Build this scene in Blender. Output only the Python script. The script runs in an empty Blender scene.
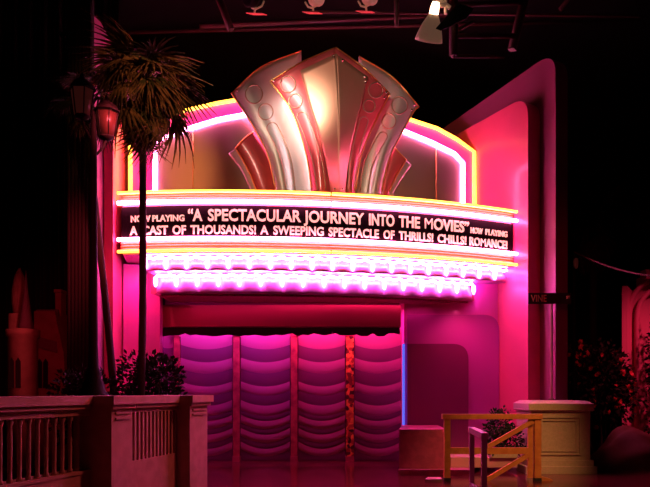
import bpy, bmesh, math, random
from mathutils import Vector, Matrix
random.seed(7)
C = bpy.context.scene.collection
PI = math.pi
F = 686.0; HZ = 392.0; EYE = 1.6

# ---------------------------------------------------------------- camera, world, lights, exposure
cam = bpy.data.cameras.new('camera'); camo = bpy.data.objects.new('camera', cam); C.objects.link(camo)
camo.location = (0, 0, EYE); camo.rotation_euler = (PI/2, 0, 0)
cam.sensor_fit = 'HORIZONTAL'; cam.sensor_width = 36; cam.lens = 36*F/650; cam.shift_y = (HZ-243.5)/650
cam.clip_end = 200
bpy.context.scene.camera = camo
vs = bpy.context.scene.view_settings
vs.view_transform = 'Standard'; vs.look = 'None'; vs.gamma = 1; vs.use_curve_mapping = False; vs.exposure = 1.5
w = bpy.data.worlds.new('world'); bpy.context.scene.world = w; w.use_nodes = True
w.node_tree.nodes['Background'].inputs[0].default_value = (.5, .05, .05, 1)
w.node_tree.nodes['Background'].inputs[1].default_value = 0.006

def spot(name, loc, to, power, color, deg, blend=.6, size=.08):
    l = bpy.data.lights.new(name, 'SPOT'); l.energy = power; l.color = color
    l.spot_size = math.radians(deg); l.spot_blend = blend; l.shadow_soft_size = size
    o = bpy.data.objects.new(name, l); C.objects.link(o); o.location = loc
    o.rotation_euler = (Vector(to)-Vector(loc)).to_track_quat('-Z', 'Y').to_euler()
    return o
spot('crest_spotlight', (-4.0, 5.5, 7.0), (-.50, 13.9, 7.28), 3000, (1, .82, .66), 10.5, 1.0, .3)
spot('crest_wash', (-1.5, 4.0, 8.5), (.3, 13.9, 7.0), 470, (1, .70, .52), 26, .9, .3)
spot('barricade_spotlight', (5.5, 7.0, 8.0), (3.5, 12.9, .6), 900, (1, .42, .15), 22, .9, .15)
spot('palm_spotlight', (1.0, 6.0, 8.5), (-2.6, 11.6, 6.8), 600, (1, .35, .10), 24, .9, .15)
spot('walkway_wash', (3.5, 11.0, 6.5), (-2.6, 9.2, 1.0), 260, (1, .13, .12), 46, .9, .4)
spot('red_wash_left', (-1, 2.0, 5.0), (-4.4, 13.2, 3.0), 260, (1, .01, .05), 24, .9, .3)
spot('red_wash_right', (2, 2.0, 5.0), (4.6, 14.4, 3.4), 110, (1, .01, .05), 22, .9, .3)
spot('barricade_wash', (-1, 1.0, 5.0), (1.6, 7.4, 1.0), 26, (1, .10, .35), 24, .9, .3)  # added fill without a fixture, lightens the near barricade
spot('side_set_wash', (9.5, 11.0, 8.0), (7.6, 15.4, 2.0), 800, (1, .06, .17), 34, .8, .3)
def cove(name, a, b_, width, power, color, down=(0, 0, -1)):
    l = bpy.data.lights.new(name, 'AREA'); l.shape = 'RECTANGLE'; a, b_ = Vector(a), Vector(b_); l.size = (b_-a).length; l.size_y = width
    l.energy = power; l.color = color; o = bpy.data.objects.new(name, l); C.objects.link(o); o.location = (a+b_)/2
    z = -Vector(down).normalized(); x = (b_-a).normalized(); y = z.cross(x).normalized(); x = y.cross(z)
    o.rotation_euler = Matrix((x, y, z)).transposed().to_euler(); return o
cove('door_cove_light', (-.9, 15.42, 3.46), (1.6, 15.42, 3.46), .06, 26, (1, .06, .38), (0, .2, -1))
cove('door_cove_violet', (-3.4, 15.42, 3.46), (-.9, 15.42, 3.46), .06, 24, (.72, .07, .75), (0, .2, -1))
cove('canopy_light', (-3.0, 14.75, 3.53), (2.3, 15.0, 3.53), .10, 5, (1, .05, .36), (0, -.1, -1))
spot('pier_fill_light', (-3.80, 13.75, 4.26), (-3.85, 14.6, 2.6), 26, (1, .06, .26), 110, 1.0, .03)  # two added fill spots under the marquee ends, brightening the pier walls
spot('pier_fill_light', (3.0, 14.35, 3.50), (2.9, 15.3, 2.0), 20, (1, .06, .30), 110, 1.0, .03)
spot('castle_wash', (-2.5, 9.5, 6.0), (-6.6, 14.2, 2.4), 420, (1, .08, .11), 34, .9, .3)

# ---------------------------------------------------------------- materials
def mat(name, col, rough=.6, metal=0, emit=None, es=0, coat=0, noise=None, bump=0, bscale=40, spec=.5):
    m = bpy.data.materials.new(name); m.use_nodes = True; nt = m.node_tree; b = nt.nodes['Principled BSDF']
    b.inputs['Base Color'].default_value = (*col, 1); b.inputs['Roughness'].default_value = rough
    b.inputs['Metallic'].default_value = metal; b.inputs['Coat Weight'].default_value = coat
    b.inputs['Coat Roughness'].default_value = .12; b.inputs['Specular IOR Level'].default_value = spec
    if emit: b.inputs['Emission Color'].default_value = (*emit, 1); b.inputs['Emission Strength'].default_value = es
    if noise:
        col2, sc = noise
        tc = nt.nodes.new('ShaderNodeTexCoord'); n = nt.nodes.new('ShaderNodeTexNoise'); n.inputs['Scale'].default_value = sc
        n.inputs['Detail'].default_value = 6
        r = nt.nodes.new('ShaderNodeValToRGB'); r.color_ramp.elements[0].color = (*col, 1); r.color_ramp.elements[1].color = (*col2, 1)
        r.color_ramp.elements[0].position = .38; r.color_ramp.elements[1].position = .62
        nt.links.new(tc.outputs['Object'], n.inputs['Vector']); nt.links.new(n.outputs['Fac'], r.inputs['Fac'])
        nt.links.new(r.outputs['Color'], b.inputs['Base Color'])
    if bump:
        tc = nt.nodes.new('ShaderNodeTexCoord'); n = nt.nodes.new('ShaderNodeTexNoise'); n.inputs['Scale'].default_value = bscale
        bp = nt.nodes.new('ShaderNodeBump'); bp.inputs['Strength'].default_value = bump; bp.inputs['Distance'].default_value = .02
        nt.links.new(tc.outputs['Object'], n.inputs['Vector']); nt.links.new(n.outputs['Fac'], bp.inputs['Height'])
        nt.links.new(bp.outputs['Normal'], b.inputs['Normal'])
    return m
M = dict(
    pole=mat('brown_pole_paint', (.20, .12, .07), .7, spec=.2),
    tierbulb=mat('magenta_bulb', (.9, .3, .7), .4, emit=(1, .22, .85), es=5),
    whiteneon=mat('cool_white_neon', (.9, .9, .9), .4, emit=(.85, .9, 1), es=7),
    ringm=mat('bronze_ring', (.52, .30, .22), .35, .6),
    pinkneon=mat('pink_neon', (.9, .3, .5), .4, emit=(1, .17, .46), es=16),
    yellowneon=mat('yellow_neon', (.9, .6, .2), .4, emit=(1, .40, .03), es=2.3),
    tierneon=mat('magenta_neon', (.9, .3, .7), .4, emit=(1, .15, .72), es=25),
    letter=mat('cream_letter', (.9, .6, .45), .5, emit=(1, .55, .36), es=.26),
    board=mat('sign_board', (.005, .001, .0015), .7, spec=.08),
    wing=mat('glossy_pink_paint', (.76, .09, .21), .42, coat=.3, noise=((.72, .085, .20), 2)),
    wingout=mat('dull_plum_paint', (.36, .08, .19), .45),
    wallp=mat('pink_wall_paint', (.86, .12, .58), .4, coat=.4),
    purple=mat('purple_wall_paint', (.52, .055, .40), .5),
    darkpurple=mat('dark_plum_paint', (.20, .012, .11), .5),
    flute=mat('red_fluted_metal', (.95, .24, .10), .35, .1),
    copper=mat('brushed_copper', (.74, .39, .26), .36, .6, bump=.05, bscale=8),
    fascia=mat('brushed_bronze', (.50, .36, .32), .38, .65, bump=.06, bscale=6),
    crestpink=mat('coral_enamel', (.72, .12, .14), .35, .25, coat=.4),
    silver=mat('champagne_metal', (.62, .56, .50), .42, .5),
    gold=mat('gold_edge', (.85, .45, .12), .3, .9),
    steel=mat('bright_steel', (.8, .75, .7), .25, 1),
    scallop=mat('pearl_enamel', (.60, .24, .55), .3, .2),
    soffit=mat('soffit_mesh', (.45, .04, .12), .5, noise=((.18, .015, .05), 40)),
    beam=mat('maroon_enamel', (.42, .05, .09), .3, coat=.5),
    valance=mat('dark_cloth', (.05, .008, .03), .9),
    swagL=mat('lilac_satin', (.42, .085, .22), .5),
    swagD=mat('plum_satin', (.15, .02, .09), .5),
    postpink=mat('red_glass', (.55, .08, .10), .2, noise=((.3, .03, .06), 5)),
    blue=mat('blue_strip', (.1, .12, .5), .3, emit=(.12, .16, 1), es=.32),
    floor=mat('polished_floor', (.10, .012, .016), .16, noise=((.07, .008, .012), 3), bump=.04, bscale=3),
    ceiling=mat('black_ceiling', (.012, .006, .006), .9),
    black=mat('black_cloth', (.010, .003, .004), .95),
    drape=mat('black_velour', (.018, .003, .004), .9),
    truss=mat('red_oxide_steel', (.06, .012, .010), .6),
    stone=mat('painted_stone', (.50, .30, .22), .7, noise=((.42, .25, .18), 6), bump=.1),
    pedestal=mat('sandstone', (.52, .40, .27), .75, noise=((.46, .35, .23), 25), bump=.15),
    wood=mat('varnished_wood', (.60, .23, .06), .4, noise=((.50, .17, .045), 9)),
    plum_wood=mat('red_wood', (.70, .28, .34), .5),
    rubber=mat('black_rubber', (.012, .01, .01), .7),
    leaf=mat('dark_leaf', (.022, .030, .014), .8, spec=.15),
    frond=mat('dry_frond', (.17, .09, .05), .8, noise=((.07, .04, .022), 8)),
    greenfrond=mat('dark_frond', (.03, .035, .015), .7),
    bark=mat('palm_bark', (.035, .02, .014), .9, bump=.6, bscale=20),
    flower=mat('red_petal', (.55, .03, .03), .6),
    iron=mat('black_iron', (.010, .008, .008), .75, spec=.15),
    glass=mat('frosted_lantern_glass', (.05, .02, .016), .3, emit=(1, .16, .12), es=.006),
    lampwhite=mat('pale_lamp_shell', (.75, .55, .42), .4, emit=(1, .5, .3), es=.03),
    lens=mat('lamp_lens', (.6, .2, .2), .3, emit=(1, .22, .2), es=.10),
    hot=mat('hot_lamp_neck', (.9, .7, .5), .3, emit=(1, .6, .35), es=2.5),
    gel=mat('red_gel', (.5, .05, .05), .4, emit=(1, .06, .08), es=.16),
    castle=mat('castle_plaster', (.42, .22, .17), .85, noise=((.34, .17, .13), 5), bump=.3, bscale=10),
    slate=mat('castle_slate', (.22, .10, .14), .8),
    rock=mat('brown_rock', (.16, .06, .045), .9, bump=.5, bscale=3),
    pinkset=mat('pink_plaster', (.62, .18, .25), .8),
    marble=mat('rose_marble', (.46, .07, .17), .5, noise=((.36, .05, .13), 9)),
    kerb=mat('pale_kerb', (.60, .28, .30), .6),
    signdark=mat('street_sign_plate', (.02, .018, .01), .5),
    signtext=mat('street_sign_text', (.75, .50, .22), .5),
    rope=mat('old_rope', (.10, .04, .025), .9),
)
def goldglitter():
    m = mat('gold_glitter', (.5, .2, .05), .35); nt = m.node_tree; b = nt.nodes['Principled BSDF']
    tc = nt.nodes.new('ShaderNodeTexCoord'); v = nt.nodes.new('ShaderNodeTexVoronoi'); v.inputs['Scale'].default_value = 13
    r = nt.nodes.new('ShaderNodeValToRGB'); e = r.color_ramp.elements
    e[0].color = (.04, .008, .01, 1); e[0].position = .25; e[1].color = (.85, .36, .06, 1); e[1].position = .75
    e2 = e.new(.5); e2.color = (.5, .07, .03, 1)
    nt.links.new(tc.outputs['Object'], v.inputs['Vector']); nt.links.new(v.outputs['Color'], r.inputs['Fac'])
    nt.links.new(r.outputs['Color'], b.inputs['Base Color']); return m
M['glitter'] = goldglitter()

# ---------------------------------------------------------------- helpers
def obj(name, bm, m, parent=None, smooth=False, mods=None):
    me = bpy.data.meshes.new(name); bmesh.ops.recalc_face_normals(bm, faces=bm.faces) if not getattr(bm, '_keep', False) else None
    if smooth:
        for f in bm.faces: f.smooth = True
    bm.to_mesh(me); bm.free()
    for mm in (m if isinstance(m, (list, tuple)) else [m]): me.materials.append(mm)
    o = bpy.data.objects.new(name, me); C.objects.link(o)
    if parent is not None: put(o, parent)
    return o
def put(o, parent):
    o.parent = parent; o.matrix_parent_inverse = Matrix.Translation(-origin(parent))
def origin(p):
    return Vector(p.location) if p.parent is None else Vector((0, 0, 0))
def tag(o, label, cat, group=None, kind=None):
    o['label'] = label; o['category'] = cat
    if group: o['group'] = group
    if kind: o['kind'] = kind
    return o
def struct(name, bm, m, label=None, cat=None, smooth=False):
    o = obj(name, bm, m, smooth=smooth); o['kind'] = 'structure'
    if label: o['label'] = label; o['category'] = cat
    return o
def thing(name, label, cat, loc=(0, 0, 0), group=None):
    o = bpy.data.objects.new(name, None); C.objects.link(o); o.location = loc; o.empty_display_size = .2
    return tag(o, label, cat, group)
def B(): return bmesh.new()
def box(bm, x0, x1, y0, y1, z0, z1, mi=0):
    return prism(bm, [(x0, y0), (x1, y0), (x1, y1), (x0, y1)], z0, z1, mi)
def prism(bm, pts, z0, z1, mi=0):
    a = [bm.verts.new((x, y, z0)) for x, y in pts]; b = [bm.verts.new((x, y, z1)) for x, y in pts]
    n = len(pts); fs = [bm.faces.new(a[::-1]), bm.faces.new(b)]
    for i in range(n): fs.append(bm.faces.new((a[i], a[(i+1) % n], b[(i+1) % n], b[i])))
    for f in fs: f.material_index = mi
    return fs
def extr(bm, P, off, mi=0):
    """closed 3-D outline P extruded by vector off"""
    off = Vector(off); a = [bm.verts.new(p) for p in P]; b = [bm.verts.new(Vector(p)+off) for p in P]
    n = len(P); fs = [bm.faces.new(a), bm.faces.new(b[::-1])]
    for i in range(n): fs.append(bm.faces.new((a[i], b[i], b[(i+1) % n], a[(i+1) % n])))
    for f in fs: f.material_index = mi
def tube(bm, P, r, seg=8, closed=False, cap=True):
    P = [Vector(p) for p in P]; n = len(P); rings = []
    up = None
    for i, p in enumerate(P):
        a = P[(i-1) % n] if (closed or i > 0) else P[i]; b = P[(i+1) % n] if (closed or i < n-1) else P[i]
        t = (b-a).normalized()
        if up is None: up = Vector((0, 0, 1)) if abs(t.z) < .9 else Vector((1, 0, 0))
        s = t.cross(up).normalized(); up = s.cross(t).normalized()
        rr = r[i] if isinstance(r, (list, tuple)) else r
        rings.append([bm.verts.new(p+(s*math.cos(k*2*PI/seg)+up*math.sin(k*2*PI/seg))*rr) for k in range(seg)])
    m = n if closed else n-1
    for i in range(m):
        A = rings[i]; Bq = rings[(i+1) % n]
        for k in range(seg): bm.faces.new((A[k], A[(k+1) % seg], Bq[(k+1) % seg], Bq[k])).smooth = True
    if not closed and cap: bm.faces.new(rings[0][::-1]); bm.faces.new(rings[-1])
def bar(bm, a, b, r=.02, seg=4): tube(bm, [a, b], r, seg)
def lathe(bm, prof, c=(0, 0, 0), seg=20, axis=None):
    rings = []
    Mx = Matrix.Translation(c) @ (Vector(axis).to_track_quat('Z', 'Y').to_matrix().to_4x4() if axis else Matrix())
    for r, z in prof:
        rings.append([bm.verts.new(Mx @ Vector((max(r, .0005)*math.cos(k*2*PI/seg), max(r, .0005)*math.sin(k*2*PI/seg), z))) for k in range(seg)])
    for i in range(len(prof)-1):
        for k in range(seg): bm.faces.new((rings[i][k], rings[i][(k+1) % seg], rings[i+1][(k+1) % seg], rings[i+1][k])).smooth = True
    bm.faces.new(rings[0][::-1]); bm.faces.new(rings[-1])
def at(px, py, D): return Vector(((px-325)/F*D, D, EYE+(HZ-py)/F*D))
# facade frame
FO = Vector((-.36, 15.235, 0)); FT = Vector((.986, .168, 0)); FN = Vector((.168, -.986, 0))
def fp(px, py, wd):
    d = Vector(((px-325)/F, 1, 0)); o = FO+FN*wd; D = o.dot(FN)/d.dot(FN)
    return at(px, py, D)
def uz(u, z, wd): p = FO+FN*wd+FT*u; return Vector((p.x, p.y, z))
def poly(pts, n):
    """resample polyline to n points by length"""
    pts = [Vector(p) for p in pts]; L = [0]
    for a, b in zip(pts, pts[1:]): L.append(L[-1]+(b-a).length)
    out = []
    for i in range(n):
        s = L[-1]*i/(n-1); k = 0
        while k < len(L)-2 and L[k+1] < s: k += 1
        t = (s-L[k])/max(L[k+1]-L[k], 1e-9); out.append(pts[k].lerp(pts[k+1], t))
    return out
def smoothline(pts, n):
    """Catmull-Rom through points then resample"""
    P = [Vector(p) for p in pts]; P = [P[0]*2-P[1]]+P+[P[-1]*2-P[-2]]; out = []
    for i in range(1, len(P)-2):
        for k in range(8):
            t = k/8; a, b, c, d = P[i-1], P[i], P[i+1], P[i+2]
            out.append(.5*((2*b)+(c-a)*t+(2*a-5*b+4*c-d)*t*t+(3*b-a-3*c+d)*t**3))
    out.append(P[-2]); return poly(out, n)
def roundcorner(a, b, c, r, n=7):
    """arc points around corner b between a and c"""
    a, b, c = Vector(a), Vector(b), Vector(c); p = b+(a-b).normalized()*r; q = b+(c-b).normalized()*r
    return [(p*(1-t)**2+b*2*t*(1-t)+q*t*t) for t in [i/n for i in range(n+1)]]

# ---------------------------------------------------------------- setting
b = B(); box(b, -14, 14, -3, 24, -.2, 0); struct('floor', b, M['floor'])
b = B(); box(b, -14, 14, -3, 24, 11.5, 11.7); struct('ceiling', b, M['ceiling'])
b = B(); box(b, -14, 14, 24, 24.2, 0, 11.5); struct('wall_back', b, M['black'])
b = B(); box(b, -14.2, -14, -3, 24.2, 0, 11.5); struct('wall_left', b, M['black'])
b = B(); box(b, 14, 14.2, -3, 24.2, 0, 11.5); struct('wall_right', b, M['black'])

def slab(name, near, d, length, th, ztop, r, m, drop=0, side=1):
    d = Vector((*d, 0)).normalized(); nrm = Vector((d.y, -d.x, 0))*side
    near = Vector((*near, 0))
    pts2 = [(0, 0)]+[(p.x, p.y) for p in roundcorner((0, 0, 0), (0, ztop, 0), (length, ztop-drop, 0), r)]+[(length, ztop-drop), (length, 0)]
    P = [near+d*s+Vector((0, 0, z)) for s, z in pts2]
    bm = B(); extr(bm, P, nrm*th); return struct(name, bm, m)
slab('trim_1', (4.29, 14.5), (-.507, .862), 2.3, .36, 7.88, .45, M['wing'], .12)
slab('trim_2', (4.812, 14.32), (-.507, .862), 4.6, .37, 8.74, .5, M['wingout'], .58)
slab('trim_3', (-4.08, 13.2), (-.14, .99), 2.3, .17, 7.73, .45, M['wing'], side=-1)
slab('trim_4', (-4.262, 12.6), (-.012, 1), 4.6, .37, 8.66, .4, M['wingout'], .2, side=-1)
# dark returns behind the wings
b = B(); prism(b, [(4.95, 14.9), (9, 15.6), (9, 15.9), (4.4, 15.9)], 0, 6.0); 
b.free()
# left pier under the marquee and right pier with stepped recesses
XL = (160-325)/F*14.6
b = B(); prism(b, [(-4.22, 14.35), (XL, 14.6), (XL, 14.84), (-3.86, 14.9), (-3.86, 16.3), (-4.45, 16.3)], 0, 4.28); struct('wall_front_left', b, M['wallp'])
def rpanel(px0, px1, pytop, D, z1=None, r=.4, m=None, name='trim_5', th=.08, right_round=True):
    x0, x1 = (px0-325)/F*D, (px1-325)/F*D; zt = EYE+(HZ-pytop)/F*D
    P = [(x0, 0), (x1, 0)]+[(p.x, p.y) for p in roundcorner((x1, 0, 0), (x1, zt, 0), (x0, zt, 0), r)]+[(x0, zt)]
    bm = B(); extr(bm, [Vector((x, D, z)) for x, z in P], (0, -th, 0)); return struct(name, bm, m)
xr0 = (404-325)/F*15.35
b = B(); prism(b, [(xr0, 15.35), (3.84, 15.25), (3.6, 15.75), (3.2, 16.3), (xr0, 16.3)], 0, 4.28); struct('wall_front_right', b, M['wallp'])
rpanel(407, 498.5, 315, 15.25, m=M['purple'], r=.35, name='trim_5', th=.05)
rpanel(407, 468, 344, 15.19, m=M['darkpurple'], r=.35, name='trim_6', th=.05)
# back of the doorway
b = B(); box(b, -3.8, 2.2, 16.3, 16.5, 0, 4.28); struct('wall_entry', b, M['darkpurple'])

# door beam
b = B(); xa, xb = -3.84, (401-325)/F*15.0
P = [(xa, 15.02), (-2.6, 14.98), (-1, 14.96), (.6, 14.98), (xb, 15.04), (xb, 15.3), (xa, 15.3)]
prism(b, P, 3.03, 3.50); beam = obj('door_lintel', b, M['beam']); tag(beam, 'wide glossy red box beam running over the wavy entrance panels', 'beam', kind='structure')
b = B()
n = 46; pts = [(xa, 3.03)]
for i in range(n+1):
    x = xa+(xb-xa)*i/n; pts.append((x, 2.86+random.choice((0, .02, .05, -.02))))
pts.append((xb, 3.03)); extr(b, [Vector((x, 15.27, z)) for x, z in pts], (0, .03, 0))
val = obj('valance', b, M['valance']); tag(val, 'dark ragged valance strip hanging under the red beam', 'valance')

# swag panels (doors)
DY = 15.9
def X(px, D=DY): return (px-325)/F*D
def Z(py, D=DY): return EYE+(HZ-py)/F*D
bands = [329, 348, 361, 372, 385, 394, 404, 414, 419, 427, 432.5, 440.5, 446.5, 454, 463.5]
def swag(px0, px1, label, z0=0.0):
    bm = B(); x0, x1 = X(px0), X(px1); N = 14
    wid = x1-x0; sc = min(1, wid/1.1)
    def zc(k, u):
        z = Z(bands[k]); sag = (.10+.08*k/14)*sc if 0 < k < 14 else 0
        return max(z0, z+sag*(1-4*u*(1-u))-sag*.3)
    rows = []
    for k in range(len(bands)):
        # each swag bellies out towards its lower edge and tucks under
        rows.append([(x0+wid*j/N, zc(k, j/N)) for j in range(N+1)])
    for k in range(len(bands)-1):
        top = [bm.verts.new((x, DY-.02, z)) for x, z in rows[k]]
        midz = [(rows[k][j][0], rows[k][j][1]*.35+rows[k+1][j][1]*.65) for j in range(N+1)]
        mid = [bm.verts.new((x, DY-.02-(.018 if k % 2 == 0 else .01), z)) for x, z in midz]
        bot = [bm.verts.new((x, DY-.02, z)) for x, z in rows[k+1]]
        for a, c in ((top, mid), (mid, bot)):
            for j in range(N):
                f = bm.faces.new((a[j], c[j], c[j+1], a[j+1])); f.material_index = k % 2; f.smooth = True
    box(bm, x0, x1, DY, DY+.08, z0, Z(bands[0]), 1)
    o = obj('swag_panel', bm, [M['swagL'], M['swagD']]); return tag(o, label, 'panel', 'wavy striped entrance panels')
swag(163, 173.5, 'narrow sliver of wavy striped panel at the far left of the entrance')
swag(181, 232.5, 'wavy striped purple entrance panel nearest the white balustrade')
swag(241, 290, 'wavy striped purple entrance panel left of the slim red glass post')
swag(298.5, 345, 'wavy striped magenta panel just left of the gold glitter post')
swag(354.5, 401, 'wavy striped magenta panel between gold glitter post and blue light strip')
def dpost(px0, px1, m, name, label, cat):
    bm = B(); x0, x1 = X(px0, 15.86), X(px1, 15.86); h = Z(334)
    box(bm, x0+.01, x1-.01, 15.78, 15.96, .12, h-.06)
    t = thing(name, label, cat, ((x0+x1)/2, 15.87, 0), 'slim posts between the entrance panels')
    obj('shaft', bm, m, t)
    bm = B(); box(bm, x0, x1, 15.76, 15.97, 0, .12); obj('base', bm, M['beam'], t)
    bm = B(); box(bm, x0, x1, 15.76, 15.97, h-.06, h+.08); obj('capital', bm, M['beam'], t)
dpost(174, 180.5, M['postpink'], 'door_post', 'slim red post at the leftmost wavy panel of the entrance', 'post')
dpost(233, 240.5, M['postpink'], 'door_post', 'slim red mirrored post, second from the left in the entrance', 'post')
dpost(290.5, 298, M['postpink'], 'door_post', 'slim red post directly left of the gold glitter one', 'post')
dpost(345.5, 354, M['glitter'], 'door_post', 'slim post covered in gold and orange glitter at the entrance', 'post')
b = B(); x0 = X(402.4, 15.3); box(b, x0, x0+.05, 15.27, 15.345, Z(428, 15.3), Z(344, 15.3)); lb = obj('blue_light_strip', b, M['blue'])
tag(lb, 'thin vertical blue light strip at the right end of the entrance', 'light strip')

# ---------------------------------------------------------------- marquee
ctr = Vector((-2.12, 26.84, 0)); R0 = 13.57
def arc(th, r, z): p = ctr+(FN*math.cos(th)+FT*math.sin(th))*r; return Vector((p.x, p.y, z))
def thx(px, r=R0):
    lo, hi = -.5, .5
    for _ in range(50):
        m = (lo+hi)/2; p = arc(m, r, 0)
        if 325+F*p.x/p.y < px: lo = m
        else: hi = m
    return (lo+hi)/2
TL, TR = thx(118), thx(517)
def arcline(a, c, r, z, n=60): return [arc(a+(c-a)*i/n, r, z) for i in range(n+1)]
mq = thing('theater_marquee', 'curved theatre marquee with pink and yellow neon and a lettered black board', 'marquee', (0, 14.2, 4.3))
# box
TB0, TB1 = thx(121), thx(514)
b = B(); P = [(p.x, p.y) for p in arcline(TB0, TB1, R0-.09, 0, 48)]+[(3.5, 15.6), (-4.16, 14.45)]
prism(b, P, 4.30, 5.50); obj('marquee_box', b, M['beam'], mq)
def arcslab(bm, a, c, r0, r1, z0, z1, n=60, mi=0):
    o = arcline(a, c, r1, 0, n); i_ = arcline(a, c, r0, 0, n)
    for k in range(n):
        q = [o[k], o[k+1], i_[k+1], i_[k]]
        lo = [bm.verts.new((p.x, p.y, z0)) for p in q]; hi = [bm.verts.new((p.x, p.y, z1)) for p in q]
        for f in ((lo[0], lo[1], hi[1], hi[0]), (hi[0], hi[1], hi[2], hi[3]), (lo[3], lo[2], lo[1], lo[0])): bm.faces.new(f).material_index = mi
        if k == 0: bm.faces.new((lo[3], lo[0], hi[0], hi[3]))
        if k == n-1: bm.faces.new((lo[1], lo[2], hi[2], hi[1]))
    bmesh.ops.remove_doubles(bm, verts=bm.verts, dist=1e-5)
b = B(); arcslab(b, thx(120), thx(514.5), R0-.088, R0-.05, 4.62, 5.225); obj('letter_board', b, M['board'], mq)
for z0, z1 in ((5.32, 5.46), (4.365, 4.54)):
    bm = B(); N = 3; step = (z1-z0)/N
    for k in range(N):
        z = z0+step*(k+.5)
        tube(bm, arcline(thx(119.5), thx(515), R0-.075, z, 70), step*.5, 8)
    obj('fluted_band', bm, M['flute'], mq)
for nm, z, m, r in (('neon_tube', 5.478, 'yellowneon', .030), ('neon_tube', 5.284, 'pinkneon', .037), ('neon_tube', 4.571, 'pinkneon', .037), ('neon_tube', 4.337, 'yellowneon', .030)):
    t0, t1 = (TL, thx(517)) 
    tm = thx(331); 
    for k, (a, c) in enumerate(((t0, tm-.0012), (tm+.0012, t1))):
        bm = B(); tube(bm, arcline(a, c, R0+.02, z, 40), r, 10)
        o = obj(nm, bm, M[m], mq, smooth=True); o['label'] = ('yellow' if 'yellow' in m else 'pink')+' neon tube'
# lettering
_fm = {}
def glyphs(txt, off=.018, ext=.012):
    cu = bpy.data.curves.new('t', 'FONT'); cu.body = txt; cu.size = 1; cu.offset = off; cu.extrude = ext; cu.resolution_u = 3
    o = bpy.data.objects.new('t', cu); C.objects.link(o)
    dg = bpy.context.evaluated_depsgraph_get(); dg.update()
    me = bpy.data.meshes.new_from_object(o.evaluated_get(dg)); C.objects.unlink(o); bpy.data.objects.remove(o)
    return me
_h = glyphs('H'); capH = max(v.co.y for v in _h.vertices); capB = min(v.co.y for v in _h.vertices)
def word(txt, p0, p1, zb, zt):
    me = glyphs(txt, .022); xs = [v.co.x for v in me.vertices]; a, c = min(xs), max(xs)
    if 'M' in txt:                                                  # the M keeps its thin strokes so that its V stays open
        i = txt.index('M'); edge = lambda w_: max(v.co.x for v in glyphs(w_, 0).vertices)+.012 if w_ else -1
        lo_, hi_ = edge(txt[:i]), edge(txt[:i+1]); bmm = bmesh.new(); bmm.from_mesh(me)
        bmesh.ops.delete(bmm, geom=[v for v in bmm.verts if lo_+.015 < v.co.x < hi_+.02], context='VERTS')
        b0 = bmesh.new(); b0.from_mesh(glyphs(txt, -.012)); bmesh.ops.delete(b0, geom=[v for v in b0.verts if not lo_ < v.co.x < hi_], context='VERTS')
        t_ = bpy.data.meshes.new('t'); b0.to_mesh(t_); bmm.from_mesh(t_); bmm.to_mesh(me)
    t0, t1 = thx(p0, R0-.04), thx(p1, R0-.04)
    for v in me.vertices:
        th = t0+(t1-t0)*(v.co.x-a)/(c-a); z = zb+(zt-zb)*(v.co.y-capB)/(capH-capB)
        v.co = arc(th, R0-.034+v.co.z, z)
    me.materials.clear(); me.materials.append(M['letter'])
    o = bpy.data.objects.new('lettering', me); C.objects.link(o); put(o, mq); o['label'] = 'pale lit lettering'
za, zb_, zs = 5.145, 4.92, 5.04
for t, p0, p1 in (('“A', 188, 202.4), ('SPECTACULAR', 208, 301), ('JOURNEY', 303.8, 364), ('INTO', 369, 394.3), ('THE', 398.9, 419.7), ('MOVIES”', 424.5, 468.8)):
    word(t, p0, p1, zb_, za)
for t, p0, p1 in (('NOW', 131, 150.5), ('PLAYING', 152.5, 184.4), ('NOW', 470.5, 482.5), ('PLAYING', 485.5, 507)):
    word(t, p0, p1, zb_, zs)
for t, p0, p1 in (('A', 130, 137.5), ('CAST', 142.5, 168), ('OF', 172.6, 186), ('THOUSANDS!', 190.6, 256), ('A', 260.3, 268.3), ('SWEEPING', 273.3, 323.7), ('SPECTACLE', 328.6, 378.8), ('OF', 383.5, 394.3), ('THRILLS!', 398.9, 433), ('CHILLS!', 437.7, 466), ('ROMANCE!', 469.5, 507)):
    word(t, p0, p1, 4.665, 4.835)
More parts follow.
